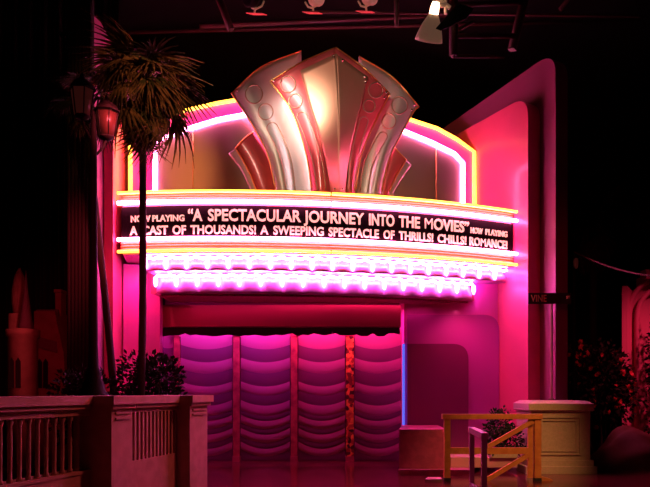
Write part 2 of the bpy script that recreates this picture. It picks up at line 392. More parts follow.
# scalloped light tiers
def tier(name, p0, p1, r, ztop, zbot, period):
    t0, t1 = thx(p0, r), thx(p1, r); L = (t1-t0)*r; ns = max(1, round(L/period)); per = 12; n = ns*per
    def rad(i, z):
        u = (i % per)/per; return r+.085*abs(math.sin(PI*u))**.8
    bm = B(); rows = []
    for k, (z, dr) in enumerate(((ztop-.005, -.14), (ztop-.09, -.11), ((ztop+zbot)/2, -.06), (zbot+.04, -.02), (zbot, -.03))):
        rows.append([bm.verts.new(arc(t0+(t1-t0)*i/n, rad(i, z)+dr, z)) for i in range(n+1)])
    for a, c in zip(rows, rows[1:]):
        for i in range(n): bm.faces.new((a[i], c[i], c[i+1], a[i+1])).smooth = True
    # closing lip back to the body
    back = [bm.verts.new(arc(t0+(t1-t0)*i/n, r-.4, zbot)) for i in range(n+1)]
    for i in range(n): bm.faces.new((rows[-1][i], back[i], back[i+1], rows[-1][i+1]))
    tp = obj(name, bm, M['scallop'], mq)
    bm = B(); tube(bm, [arc(t0+(t1-t0)*i/n, rad(i, 0)-.02, ztop-.03+.012*math.sin(i*.9)) for i in range(n+1)], .026, 6)
    o = obj('neon_tube', bm, M['tierneon'], tp, smooth=True)
    bm = B(); lathe(bm, [(.01, -.20), (.032, -.17), (.048, -.09), (.04, 0), (.01, .02)], (0, 0, 0), 10); bme = None
    for s in range(ns+1):
        th = t0+(t1-t0)*s/ns
        if s == 0: o = obj('bulb', bm, M['tierbulb'], tp, smooth=True); bme = o.data
        else: o = bpy.data.objects.new('bulb', bme); C.objects.link(o); put(o, tp)
        o.location = arc(th, r+.02, ztop-.05)
tier('scalloped_tier', 146, 509, R0-.33, 4.285, 4.005, .42)
tier('scalloped_tier', 156, 473, R0-.58, 3.975, 3.60, .42)
b = B(); P = [(p.x, p.y) for p in arcline(thx(150, R0-.7), thx(474, R0-.75), R0-.75, 0, 40)]+[(2.6, 15.24), (XL+.1, 14.9), (XL+.02, 14.58)]
prism(b, P, 3.62, 4.28); obj('tier_core', b, M['beam'], mq)
b = B(); P = [(p.x, p.y) for p in arcline(thx(160, R0-.7), thx(468, R0-.74), R0-.74, 0, 40)]+[(2.3, 15.22), (XL+.15, 14.94)]
prism(b, P, 3.56, 3.615); obj('soffit', b, M['soffit'], mq)

# ---------------------------------------------------------------- neon arch behind
ar = thing('neon_arch_sign', 'bronze arched sign wall outlined in yellow and pink neon above the marquee', 'sign', (-.2, 15.0, 5.5))
Yr = [(338, 96), (372, 105), (410, 120.6), (436, 129), (456, 140), (473.4, 152.5)]
Yl = [(130.5, 131), (143, 126), (156, 122), (187, 111), (218, 104), (248, 99), (290, 95)]
def wz(px, wd, z): p = fp(px, 100, wd); return Vector((p.x, p.y, z))
ypath = [wz(130.5, 0, 5.4)]+[fp(*p, 0) for p in Yl]+[fp(*p, 0) for p in Yr]+[wz(473.8, 0, 5.4)]
Pl = [(155, 146), (164, 138), (190, 128.5), (218, 120), (250, 114), (295, 109)]
Pr = [(340, 110), (375, 119), (402.6, 131), (431, 142.7), (454, 154), (462.6, 163)]
WF = .75
ppath = [wz(155, WF, 5.52)]+[fp(*p, WF) for p in Pl]+[fp(*p, WF) for p in Pr]+[wz(462.6, WF, 5.52)]
b = B(); extr(b, [Vector(p) for p in ypath], -FN*.12)
obj('arch_backing', b, M['wallp'], ar)
b = B(); inner = [p.copy() for p in ppath]; extr(b, inner, -FN*.12); obj('arch_face', b, M['fascia'], ar)
# seams
for px in (193, 436):
    b = B(); top = fp(px, 131 if px < 300 else 148, WF); bar(b, Vector((top.x, top.y, 5.52))+FN*.006, top+FN*.006, .008)
    obj('seam', b, M['gold'], ar)
def cut(path, zmin):
    return [Vector((p.x, p.y, max(p.z, zmin))) for p in path]
b = B(); tube(b, [p+FN*.05 for p in cut(ypath, 5.55)], .040, 10); o = obj('neon_tube', b, M['yellowneon'], ar, smooth=True); o['label'] = 'yellow neon tube'
b = B(); tube(b, [p+FN*.02 for p in cut(ppath, 5.55)], .045, 10); o = obj('neon_tube', b, M['pinkneon'], ar, smooth=True); o['label'] = 'pink neon tube'

# ---------------------------------------------------------------- crest
cr = thing('crest', 'tall fan-shaped copper, coral and silver deco crest above the marquee', 'ornament', (.1, 14.0, 5.5))
DECK = 5.505
def patch(Lp, Rp, Tp, wfun, name, m, nr=26, nc=14, th=.05, edge=None, parent=cr):
    """Coons patch in the picture plane, each vertex pushed to its own depth wfun(s,t); Lp/Rp run bottom to top, Tp left to right"""
    L = smoothline([(x, y, 0) for x, y in Lp], nr); Rr = smoothline([(x, y, 0) for x, y in Rp], nr)
    T = (smoothline if len(Tp) > 2 else poly)([(x, y, 0) for x, y in Tp], nc)
    grid = []
    for i in range(nr):
        t = i/(nr-1); row = []
        for j in range(nc):
            s = j/(nc-1)
            p = L[i].lerp(Rr[i], s)+(T[j]-L[-1].lerp(Rr[-1], s))*t
            q = fp(p.x, p.y, wfun(s, t)); row.append((q, p.x, p.y))
        grid.append(row)
    z0 = min(r[0].z for r in grid[0])
    bm = B()
    def mk(off):
        rows = []
        for i, row in enumerate(grid):
            out = []
            for q, _, _ in row:
                v = q-FN*off
                if i == 0: v = Vector((v.x, v.y, DECK))
                out.append(bm.verts.new(v))
            rows.append(out)
        return rows
    f, k = mk(0), mk(th)
    for i in range(nr-1):
        for j in range(nc-1):
            bm.faces.new((f[i][j], f[i][j+1], f[i+1][j+1], f[i+1][j])).smooth = True
            bm.faces.new((k[i][j], k[i+1][j], k[i+1][j+1], k[i][j+1]))
    for i in range(nr-1):
        bm.faces.new((f[i][0], f[i+1][0], k[i+1][0], k[i][0])); bm.faces.new((f[i][-1], k[i][-1], k[i+1][-1], f[i+1][-1]))
    for j in range(nc-1):
        bm.faces.new((f[0][j], k[0][j], k[0][j+1], f[0][j+1])); bm.faces.new((f[-1][j], f[-1][j+1], k[-1][j+1], k[-1][j]))
    o = obj(name, bm, m, parent)
    # gold edging along outer contour
    if edge:
        bm = B(); path = []
        if 'L' in edge: path += [grid[i][0][0] for i in range(1, nr)]
        if 'T' in edge: path += [grid[-1][j][0] for j in range(0 if 'L' not in edge else 1, nc)]
        if 'R' in edge: path += [grid[i][-1][0] for i in range(nr-2 if 'T' in edge else nr-1, 0, -1)]
        tube(bm, [p+FN*.006 for p in path], .013, 6); obj('edging', bm, M['gold'], o)
    return o, grid
def wat(grid, px, py):
    c = sorted(((x-px)**2+(y-py)**2, (q-FO).dot(FN)) for row in grid for q, x, y in row)[:4]
    sw = sum(1/(d+.01) for d, _ in c); return sum(v/(d+.01) for d, v in c)/sw
def ring(o, grid, cx, cy, rx, ry=None, r=.014, m='ringm'):
    ry = ry or rx*1.08; bm = B()
    tube(bm, [fp(cx+rx*math.cos(a), cy+ry*math.sin(a), wat(grid, cx+rx*math.cos(a), cy+ry*math.sin(a))+.012) for a in [k*2*PI/28 for k in range(28)]], r, 6, closed=True)
    obj('ring', bm, M[m], o)
def slot(o, grid, path, hw, r=.012, m='ringm'):
    """outline of a long round-topped slot along path (bottom to top)"""
    P = smoothline([(x, y, 0) for x, y in path], 16); n = len(P); Lf, Rt = [], []
    for i, p in enumerate(P):
        t = (P[min(i+1, n-1)]-P[max(i-1, 0)]).normalized(); s = Vector((t.y, -t.x, 0)); h = hw*(.8+.2*i/(n-1))
        Lf.append(p+s*h); Rt.append(p-s*h)
    t = (P[-1]-P[-2]).normalized(); s = Vector((t.y, -t.x, 0))
    capp = [P[-1]+s*hw*math.cos(a)+t*hw*math.sin(a) for a in [k*PI/10 for k in range(1, 10)]]
    out = Lf+capp+Rt[::-1]; bm = B()
    tube(bm, [fp(p.x, p.y, wat(grid, p.x, p.y)+.01) for p in out if fp(p.x, p.y, 1.2).z > DECK+.02], r, 6); obj('raised_outline', bm, M[m], o)
YB = 193
# centre copper facets
cl, gcl = patch([(331.5, YB), (328.4, 175.4), (321.7, 141.5), (309.8, 104.3), (300.7, 70.5)], [(339, YB), (339, 150), (338.5, 100), (336, 53.5)], [(300.7, 70.5), (336, 53.5)],
                lambda s, t: 1.40+.26*s, 'copper_panel', M['copper'])
c2, gc2 = patch([(339, YB), (339, 150), (338.5, 100), (336, 53.5)], [(345.4, YB), (347, 175.4), (352.1, 141.5), (360.6, 107.7), (368.4, 77.2)], [(336, 53.5), (368.4, 77.2)],
                lambda s, t: 1.66-.26*s, 'copper_panel', M['copper'])
# coral plates
def wpink(s): return 1.16+.12*math.sin(PI*min(1, s*1.5))+.16*s
pl, gpl = patch([(311.5, YB), (308.1, 165.2), (301.4, 138.1), (289.5, 107.7), (270.2, 81.3)], [(339, YB), (339, 150), (338, 100), (335.8, 47.4)], [(270.2, 81.3), (302, 62), (335.8, 47.4)],
                lambda s, t: wpink(s), 'coral_plate', M['crestpink'], edge='LT')
pr, gpr = patch([(339, YB), (339, 150), (338, 100), (335.8, 47.4)], [(355.5, YB), (360.6, 158.4), (372.4, 128), (390, 94.1)], [(335.8, 47.4), (364, 68), (390, 94.1)],
                lambda s, t: wpink(1-s), 'coral_plate', M['crestpink'], edge='TR')
def wsil(s): return .93+.09*math.sin(PI*min(1, s/.45))-(.05*(min(1, (s-.3)/.3) if s > .3 else 0))
sl, gsl = patch([(276, YB), (267.5, 155), (254, 128), (235.4, 99.2), (231.5, 93.5)], [(316, YB), (312, 150), (303, 110), (301.4, 50.8)], [(231.5, 93.5), (260.8, 67), (301.4, 50.8)],
                lambda s, t: wsil(s), 'silver_plate', M['silver'], nc=18, edge='LT')
sr, gsr = patch([(350, YB), (354, 158), (362, 110), (358.9, 56.2)], [(381, YB), (389.4, 158.4), (399.5, 138.1), (413, 112.8), (419.2, 107)], [(358.9, 56.2), (392.7, 77.2), (419.2, 107)],
                lambda s, t: wsil(1-s), 'silver_plate', M['silver'], nc=18, edge='TR')
fl, gfl = patch([(257.4, YB), (247.2, 168.6), (235.4, 148.3)], [(278, YB), (268, 155), (254, 131.4)], [(235.4, 148.3), (244, 139), (254, 131.4)],
                lambda s, t: .86+.05*math.sin(PI*s), 'coral_fin', M['crestpink'], nc=8, edge='LT')
fr, gfr = patch([(379, YB), (386, 165), (394.4, 147.6)], [(388.5, YB), (396, 177), (406.3, 160.1)], [(394.4, 147.6), (406.3, 160.1)],
                lambda s, t: .86+.05*math.sin(PI*s), 'coral_fin', M['crestpink'], nc=8, edge='TR')
patch([(252.5, YB), (241.5, 170), (228.8, 153.4)], [(258.5, YB), (249, 168), (237, 146.5)], [(228.8, 153.4), (237, 146.5)],
      lambda s, t: .80+.03*s, 'silver_fin', M['silver'], nc=6)
patch([(387, YB), (394, 176), (404, 158)], [(393, YB), (401, 180), (411.5, 165)], [(404, 158), (411.5, 165)],
      lambda s, t: .83-.03*s, 'silver_fin', M['silver'], nc=6)
for pts_, nm in (([(317, 192), (313.5, 165.2), (307, 138.1), (296, 110), (286, 95)], pl), ([(262, 192), (252, 168), (242, 152)], fl)):
    bm = B(); P = smoothline([(x, y, 0) for x, y in pts_], 20); wq = 1.04 if nm is not fl else .845
    tube(bm, [fp(p.x, p.y, wq) for p in P if fp(p.x, p.y, wq).z > DECK+.03], .018, 6); obj('back_light_tube', bm, M['whiteneon'] , nm)
ring(pl, gpl, 287.8, 84.2, 7.6); ring(pl, gpl, 295.3, 100.9, 6.5); slot(pl, gpl, [(322, 191), (317, 160), (309, 134), (302, 117)], 5.2)
ring(pr, gpr, 375.8, 90.2, 7.2); ring(pr, gpr, 369.2, 106, 6); slot(pr, gpr, [(351, 191), (353, 165), (359, 138), (364, 121)], 4.2)
ring(sl, gsl, 254, 94.1, 8.6); ring(sl, gsl, 265.8, 111.7, 7.4); slot(sl, gsl, [(291, 191), (287.5, 165), (281, 145), (272.5, 128)], 5.6)
ring(sr, gsr, 399.5, 105.3, 8); ring(sr, gsr, 388.7, 121.2, 7); slot(sr, gsr, [(364, 191), (368, 165), (376, 148), (382.6, 136.5)], 4.6)
for o, g, px, py in ((sl, gsl, 237, 90.5), (pl, gpl, 273.8, 81), (cl, gcl, 333.8, 56.5), (c2, gc2, 342.5, 60.5), (c2, gc2, 364.5, 77), (c2, gc2, 365.3, 82), (pr, gpr, 386.5, 92.5), (pr, gpr, 384.5, 98), (sr, gsr, 414.5, 104.5), (sr, gsr, 411.5, 110), (cl, gcl, 335, 189), (c2, gc2, 342, 189.5)):
    bm = B(); lathe(bm, [(.028, 0), (.026, .012), (.014, .022), (.001, .025)], fp(px, py, wat(g, px, py)+.004), 10, axis=FN); obj('bolt', bm, M['steel'], o)

# ---------------------------------------------------------------- left balustrade
Q0 = Vector((-3.04, 8.88, 0)); QD = Vector((.2516, .9678, 0)); QM = Vector((.9678, -.2516, 0))
def q(a, c, z): p = Q0+QD*a+QM*c; return Vector((p.x, p.y, z))
def qbox(bm, a0, a1, c0, c1, z0, z1):
    extr(bm, [q(a0, c0, z0), q(a1, c0, z0), q(a1, c1, z0), q(a0, c1, z0)], (0, 0, z1-z0))
bal = thing('balustrade', 'pale stone balustrade with turned balusters and square piers at the left front', 'balustrade', q(0, 0, 0))
b = B(); qbox(b, -3.6, -.002, -.22, .0, 0, .56); qbox(b, -3.6, -.002, -.24, .02, .56, .60); obj('base_wall', b, M['stone'], bal)
b = B(); qbox(b, -3.6, -.002, -.20, .0, 1.30, 1.385); qbox(b, -3.6, -.06, -.24, .06, 1.385, 1.44); qbox(b, -3.6, -.06, -.28, .10, 1.44, 1.55); obj('cap_rail', b, M['stone'], bal)
for k in range(22):
    a = -.19-.154*k; bm = B()
    lathe(bm, [(.036, 0), (.036, .03), (.024, .05), (.026, .25), (.028, .5), (.024, .62), (.038, .66), (.038, .70)], q(a, -.06, .60), 12)
    obj('baluster', bm, M['stone'], bal)
def pier(a0, a1, c0, c1):
    bm = B(); qbox(bm, a0, a1, c0, c1, 0, 1.385); p = obj('pier', bm, M['stone'], bal)
    bm = B(); qbox(bm, a0-.05, a1+.03, c0-.04, c1+.05, 1.385, 1.44); qbox(bm, a0-.09, a1+.05, c0-.08, c1+.09, 1.44, 1.55); obj('pier_cap', bm, M['stone'], p)
    bm = B()
    for z in (1.24, 1.31): qbox(bm, a0+.08, a1-.06, c1+.001, c1+.022, z, z+.025)
    obj('moulding', bm, M['stone'], p)
pier(0, .5, -.25, .31); pier(1.86, 2.5, -.1, .51)
b = B(); qbox(b, .502, 1.858, .05, .29, 0, .66); obj('base_wall', b, M['stone'], bal)
b = B(); qbox(b, .502, 1.858, .05, .29, 1.32, 1.385); qbox(b, .56, 1.80, .0, .35, 1.385, 1.44); qbox(b, .56, 1.76, -.04, .39, 1.44, 1.55); obj('cap_rail', b, M['stone'], bal)
for k in range(13):
    a = .53+.108*k; bm = B(); qbox(bm, a-.024, a+.024, .20, .285, .66, 1.32); obj('baluster', bm, M['stone'], bal)

# ---------------------------------------------------------------- foliage helpers
def leafquad(bm, c, d, up, L, W):
    s = d.cross(up).normalized()*W; t = [c, c+d*L*.45+s, c+d*L, c+d*L*.45-s]
    bm.faces.new([bm.verts.new(v) for v in t])
def rnd(): 
    v = Vector((random.gauss(0, 1), random.gauss(0, 1), random.gauss(0, 1))); return v.normalized()
def bush(name, label, c, rx, ry, rz, n, leaf=.11, m='leaf', stems=6, blossoms=0, cat='shrub', group=None, lumps=7):
    t = thing(name, label, cat, (c[0], c[1], 0), group); bm = B()
    cs = [Vector(c)+Vector((random.uniform(-.6, .6)*rx, random.uniform(-.5, .5)*ry, random.uniform(-.45, .55)*rz)) for _ in range(lumps)]
    for i in range(n):
        k = random.choice(cs); v = rnd(); p = k+Vector((v.x*rx*.5, v.y*ry*.5, v.z*rz*.5))*random.uniform(.5, 1)
        d = (v+rnd()*.7).normalized(); leafquad(bm, p, d, rnd(), leaf*random.uniform(.7, 1.3), leaf*.3)
    obj('foliage', bm, M[m], t)
    bm = B()
    for i in range(stems):
        k = random.choice(cs); bar(bm, (c[0]+random.uniform(-.1, .1), c[1]+random.uniform(-.1, .1), 0), k, .014, 5)
    obj('stem', bm, M['bark'], t)
    if blossoms:
        bm = B()
        for k in range(6):
            a = k*PI/3; leafquad(bm, Vector((0, 0, 0)), Vector((math.cos(a), math.sin(a), .5)).normalized(), Vector((0, 0, 1)), .062, .028)
        o0 = obj('blossom', bm, M['flower'], t); me = o0.data
        for i in range(blossoms):
            o = o0 if i == 0 else bpy.data.objects.new('blossom', me)
            if i: C.objects.link(o); put(o, t)
            k = random.choice(cs); v = rnd(); v.y = -abs(v.y)
            o.location = k+Vector((v.x*rx*.52, v.y*ry*.56, v.z*rz*.52))
            o.rotation_euler = (PI/2+random.uniform(-.5, .5), random.uniform(-.5, .5), random.uniform(0, 6)); s = random.uniform(.8, 1.3); o.scale = (s, s, s)
    return t
def fan_frond(n=14, L=.62, droop=.5):
    """fan leaf: petiole plus folded segments drooping at the tips, pointing along +X"""
    bm = B(); pet = .45; tube(bm, [(0, 0, 0), (pet*.5, 0, .03), (pet, 0, 0)], [.014, .011, .008], 5)
    for k in range(n):
        a = -1.35+2.7*k/(n-1)+random.uniform(-.05, .05); ll = L*(1-.22*abs(a))*random.uniform(.8, 1.1)
        d = Vector((math.cos(a), math.sin(a), 0)); s = Vector((-d.y, d.x, 0)); prev = None
        for i in range(5):
            t = i/4; w_ = .042*(1-t)*(.5+1.6*t if t < .35 else 1)+.003
            p = Vector((pet, 0, 0))+d*ll*t+Vector((0, 0, -droop*ll*t*t+random.uniform(-.01, .01)))
            cur = (bm.verts.new(p+s*w_), bm.verts.new(p+Vector((0, 0, .012))), bm.verts.new(p-s*w_))
            if prev:
                bm.faces.new((prev[0], prev[1], cur[1], cur[0])); bm.faces.new((prev[1], prev[2], cur[2], cur[1]))
            prev = cur
    me = bpy.data.meshes.new('frond'); bm.to_mesh(me); bm.free(); return me
FR = [fan_frond(14, .62, .5), fan_frond(12, .7, .9), fan_frond(15, .55, 1.1)]
FRD = [m.copy() for m in FR]
for m_ in FR: m_.materials.append(M['greenfrond'])
for m_ in FRD: m_.materials.append(M['frond'])
def palm(label, base, top, r0, r1, nf, spread, skirt, dead=.5, scale=1.0):
    t = thing('fan_palm', label, 'palm tree', base, 'tall fan palms'); base, top = Vector(base), Vector(top); bm = B(); P = []; Rr = []
    for i in range(30):
        k = i/29; P.append(base.lerp(top, k)+Vector((.03*math.sin(k*5), 0, 0))*(1 if 0 < i < 29 else 0)); Rr.append((r0+(r1-r0)*k)*(1+.06*(i % 2)))
    tube(bm, P, Rr, 12); obj('trunk', bm, M['bark'], t)
    for i in range(nf):
        az = random.uniform(0, 2*PI)
        if i < nf*skirt: el = random.uniform(-1.45, -.7); src = FRD if random.random() < .8 else FR; sc = random.uniform(.7, 1.05)
        else: el = random.uniform(-.6, 1.2); src = FRD if random.random() < dead else FR; sc = random.uniform(.85, 1.2)
        o = bpy.data.objects.new('frond', random.choice(src)); C.objects.link(o); put(o, t)
        d = Vector((math.cos(az)*math.cos(el), math.sin(az)*math.cos(el), math.sin(el)))
        o.location = top+Vector((0, 0, random.uniform(-.35, .1) if el < -.5 else random.uniform(-.05, .12)))*scale+d*spread
        up = Vector((0, 0, 1)); x = d; y = up.cross(x).normalized(); z = x.cross(y)
        rot = Matrix((x, y, z)).transposed().to_4x4() @ Matrix.Rotation(random.uniform(-.6, .6), 4, 'X'); o.rotation_euler = rot.to_euler(); o.scale = (sc*scale,)*3
    return t
palm('straight dark fan palm with shaggy brown crown in front of the marquee', ((137.5-325)/F*11.6, 11.6, 0), at(146, 86, 11.6), .064, .058, 110, .05, .5, .8, .92)
palm('thinner leaning fan palm behind the twin-lantern street lamp', ((120-325)/F*12.3, 12.3, 0), at(87, 100, 12.0), .07, .05, 30, .05, .3, .1, .6)
palm('faint dim fan palm far back at right behind the rope', ((590-325)/F*17.5, 17.5, 0), at(595, 222, 17.5), .10, .08, 26, .05, .2, .2, 1.15)
bush('leafy_shrub', 'dark leafy shrub at the foot of the straight palm', ((149-325)/F*11.9, 12.0, 1.45), .62, .45, .95, 3000, .10, blossoms=0, lumps=10)
bush('leafy_shrub', 'dark leafy shrub behind the street lamp base at left', ((84-325)/F*11.6, 11.8, 1.4), .6, .45, .95, 2000, .10)

# street lamp
LX, LY = (93.5-325)/F*9.95, 9.95
sl_ = thing('street_lamp', 'black iron street lamp with two hanging glass lanterns beside the palms', 'street lamp', (LX, LY, 0))
b = B(); lathe(b, [(.20, 0), (.20, .9), (.19, 1.45), (.22, 1.5), (.22, 1.56), (.17, 1.62), (.15, 1.72), (.11, 1.80), (.12, 1.86), (.075, 1.95), (.06, 2.3), (.05, 5.2), (.03, 5.6), (.005, 5.7)], (LX, LY, 0), 20); obj('pole', b, M['iron'], sl_)
for dx, dy, zz in ((-.13, -.1, 5.55), (.11, .25, 5.38)):
    cx, cy = LX+dx, LY+dy
    bm = B(); tube(bm, [(LX, LY, 5.2 if dx < 0 else 5.0), (LX+dx*.8, LY+dy*.8, zz-.15), (cx, cy, zz)], .018, 6); arm = obj('bracket', bm, M['iron'], sl_)
    bm = B(); lathe(bm, [(.115, 0), (.165, .36)], (cx, cy, zz+.02), 6); ln = obj('lantern_glass', bm, M['glass'], sl_)
    bm = B()
    for k in range(6):
        a = k*PI/3; bar(bm, (cx+.117*math.cos(a), cy+.117*math.sin(a), zz+.02), (cx+.168*math.cos(a), cy+.168*math.sin(a), zz+.38), .010)
    lathe(bm, [(.03, -.05), (.11, 0), (.115, .02)], (cx, cy, zz), 6); lathe(bm, [(.20, 0), (.19, .03), (.12, .12), (.04, .17), (.03, .22), (.005, .26)], (cx, cy, zz+.38), 6)
    obj('lantern_frame', bm, M['iron'], sl_)

# castle set piece
cs_ = thing('castle_set', 'reddish castle front with spire, round tower and chimney at far left', 'castle', (-6.4, 14.6, 0))
CD = 14.5
def cx_(px): return (px-325)/F*CD
def cz(py): return EYE+(HZ-py)/F*CD
b = B(); lathe(b, [(.30, 0), (.30, cz(338)), (.34, cz(336)), (.34, cz(330)), (.26, cz(329))], (cx_(23), CD, 0), 20); tw = obj('round_tower', b, M['castle'], cs_)
b = B(); lathe(b, [(.17, 0), (.13, .2), (.04, .9), (.004, 1.3)], (cx_(25), CD+.05, cz(331)), 14); obj('spire', b, M['slate'], cs_)
b = B(); lathe(b, [(.13, 0), (.16, .25), (.16, .5), (.11, .8), (.02, 1.0)], (cx_(11), CD+.4, cz(312)), 14); 
lathe(b, [(.22, 0), (.22, cz(312))], (cx_(11), CD+.4, 0), 14); obj('domed_turret', b, M['castle'], cs_)
b = B(); extr(b, [Vector((cx_(30), CD+.2, 0)), Vector((cx_(66), CD+.2, 0)), Vector((cx_(60), CD+.2, cz(352))), Vector((cx_(54), CD+.2, cz(326))), Vector((cx_(51), CD+.2, cz(310))), Vector((cx_(30), CD+.2, cz(310)))], (0, .7, 0)); hb = obj('gabled_wall', b, M['castle'], cs_)
b = B(); extr(b, [Vector((cx_(28), CD+.15, cz(345))), Vector((cx_(54), CD+.15, cz(352))), Vector((cx_(51.5), CD+.35, cz(308))), Vector((cx_(29), CD+.35, cz(308)))], (0, .06, .02)); obj('roof', b, M['slate'], cs_)
b = B(); box(b, cx_(46), cx_(52), CD+.5, CD+.8, cz(320), cz(289)); box(b, cx_(45.3), cx_(52.7), CD+.46, CD+.84, cz(289), cz(286)); obj('chimney', b, M['castle'], cs_)
for px in (18, 24.5, 36, 42):
    bm = B(); x = cx_(px); z0, z1 = cz(388), cz(362); y = CD-.31 if px < 30 else CD+.17
    extr(bm, [Vector((x-.05, y, z0)), Vector((x+.05, y, z0)), Vector((x+.05, y, z1)), Vector((x, y, z1+.08)), Vector((x-.05, y, z1))], (0, .04, 0)); obj('lancet_window', bm, M['black'], tw if px < 30 else hb)
# left velour drape
b = B(); dxs = [((67-325)/F*12.4)+(((92.5-325)/F*12.4)-((67-325)/F*12.4))*i/60 for i in range(61)]
dpt = [(x, 12.4+.05*math.sin(i*.75)) for i, x in enumerate(dxs)]
lo = [b.verts.new((x, y, 0)) for x, y in dpt]; hi = [b.verts.new((x, y, 11.4)) for x, y in dpt]
for i in range(60): b.faces.new((lo[i], lo[i+1], hi[i+1], hi[i])).smooth = True
lg = obj('stage_drape', b, M['drape'], smooth=True); tag(lg, 'narrow black pleated drape leg directly behind the street lamp', 'curtain')
md = lg.modifiers.new('thick', 'SOLIDIFY'); md.thickness = .02
b = B(); f0 = []; 
xs = [cx_(-60)+(cx_(91)-cx_(-60))*i/240 for i in range(241)]
pts = [(x, 16.6+.10*math.sin(i*.7)+.05*math.sin(i*.23)) for i, x in enumerate(xs)]
lo = [b.verts.new((x, y, 0)) for x, y in pts]; hi = [b.verts.new((x, y, 11.4)) for x, y in pts]
for i in range(240): b.faces.new((lo[i], lo[i+1], hi[i+1], hi[i])).smooth = True
dr = obj('stage_drape', b, M['drape'], smooth=True); tag(dr, 'tall black pleated stage drape behind the castle at left', 'curtain')
md = dr.modifiers.new('thick', 'SOLIDIFY'); md.thickness = .02

# ---------------------------------------------------------------- right side
# rose marble block and platform
b = B(); D1 = 13.2
prism(b, [((398-325)/F*D1, D1), ((470-325)/F*D1, D1), (3.4, 15.1), (1.8, 15.1)], 0, .10); pf = struct('trim_7', b, M['marble'])
b = B(); x0, x1 = (399-325)/F*13.4, (447-325)/F*13.4
a = [(x0, 13.4), (x1, 13.4), (x1+.1, 15.1), (x0+.25, 15.1)]
prism(b, a, .102, .87); mb = obj('marble_block', b, M['marble']); tag(mb, 'low rose marble block at the right of the entrance floor', 'plinth')
b = B(); box(b, 2.5, 3.82, 13.62, 15.1, .102, .30); lp = obj('low_platform', b, M['kerb']); tag(lp, 'low pink platform behind the wooden barricade', 'platform')
b = B(); prism(b, [((425-325)/F*12.2, 12.2), ((442-325)/F*12.2, 12.2), ((441-325)/F*12.5, 12.5), ((428-325)/F*12.5, 12.5)], 0, .05); kb = obj('kerb_stone', b, M['kerb']); tag(kb, 'pale kerb stone by the left foot of the wooden barricade', 'kerb')
# planter with shrub
px_, py_ = (505-325)/F*13.5, 13.75
b = B(); box(b, px_-.26, px_+.26, py_-.2, py_+.2, .301, .43); pt = obj('planter', b, M['pedestal']); tag(pt, 'small pale planter box under the dark shrub behind the barricade', 'planter')
def rootbush():
    t = bush('leafy_shrub', 'small dark round shrub in the planter behind the barricade', (px_, py_, .82), .5, .42, .62, 1600, .07, stems=0)
    return t
rootbush()
# pedestal
PX, PYD = (558-325)/F*14.0, 14.0-.1
ped = thing('pedestal', 'square sandstone pedestal with panelled face carrying the street sign pole', 'pedestal', (PX, 13.95, 0))
PD = 13.5; hx = .585; xc = (560.5-325)/F*PD
b = B(); box(b, xc-hx, xc+hx, PD, PD+1.0, .26, 1.22); obj('body', b, M['pedestal'], ped)
b = B()
box(b, xc-hx-.12, xc+hx+.10, PD-.10, PD+1.1, 0, .14); box(b, xc-hx-.05, xc+hx+.05, PD-.05, PD+1.05, .14, .26); obj('base', b, M['pedestal'], ped)
b = B()
def frust(bm, e0, z0, e1, z1):
    a = [bm.verts.new((xc+sx*(hx+e0), PD+.5+sy*(.5+e0), z0)) for sx, sy in ((-1, -1), (1, -1), (1, 1), (-1, 1))]
    c = [bm.verts.new((xc+sx*(hx+e1), PD+.5+sy*(.5+e1), z1)) for sx, sy in ((-1, -1), (1, -1), (1, 1), (-1, 1))]
    bm.faces.new(a[::-1]); bm.faces.new(c)
    for i in range(4): bm.faces.new((a[i], a[(i+1) % 4], c[(i+1) % 4], c[i]))
frust(b, .03, 1.22, .07, 1.25); frust(b, .055, 1.25, .055, 1.37); frust(b, .055, 1.37, -.05, 1.43); obj('cap', b, M['pedestal'], ped)
b = B()
def frame(bm, x0, x1, z0, z1, y, t, d):
    for r in ((x0, x1, z0, z0+t), (x0, x1, z1-t, z1), (x0, x0+t, z0+t, z1-t), (x1-t, x1, z0+t, z1-t)): box(bm, r[0], r[1], y-d, y+.001, r[2], r[3])
frame(b, xc-.46, xc+.40, .36, 1.12, PD, .03, .025); frame(b, xc-.38, xc+.32, .43, 1.05, PD, .022, .02); obj('panel_moulding', b, M['pedestal'], ped)
b = B(); xs_ = (551.5-325)/F*14.0
t = thing('street_sign', 'dark VINE street sign plate on a slim pole above the sandstone pedestal', 'street sign', (xs_, 14.0, 1.44))
lathe(b, [(.06, 0), (.06, .03), (.028, .05), (.026, 3.46-1.44-.05)], (xs_, 14.0, 1.44), 12); obj('pole', b, M['pole'], t)
b = B(); xa_, xb_ = (528-325)/F*13.95, (571-325)/F*13.95; za_, zc_ = EYE+(HZ-304)/F*13.95, EYE+(HZ-293)/F*13.95
box(b, xa_, xb_, 13.93, 13.96, za_, zc_); pltt = obj('sign_plate', b, M['signdark'], t)
def flat(txt, x0, x1, z0, z1, y, m, par):
    me = glyphs(txt, .0, .01); xs = [v.co.x for v in me.vertices]; a, c = min(xs), max(xs)
    for v in me.vertices: v.co = Vector((x0+(x1-x0)*(v.co.x-a)/(c-a), y+v.co.z, z0+(z1-z0)*(v.co.y-capB)/(capH-capB)))
    me.materials.clear(); me.materials.append(m); o = bpy.data.objects.new('lettering', me); C.objects.link(o); put(o, par)
k = 13.92/F
flat('VINE', (531-325)*k, (546.5-325)*k, za_+.04, zc_-.04, 13.918, M['signtext'], pltt)
flat('ST', (566.5-325)*k, (570-325)*k, za_+.10, zc_-.06, 13.918, M['signtext'], pltt)

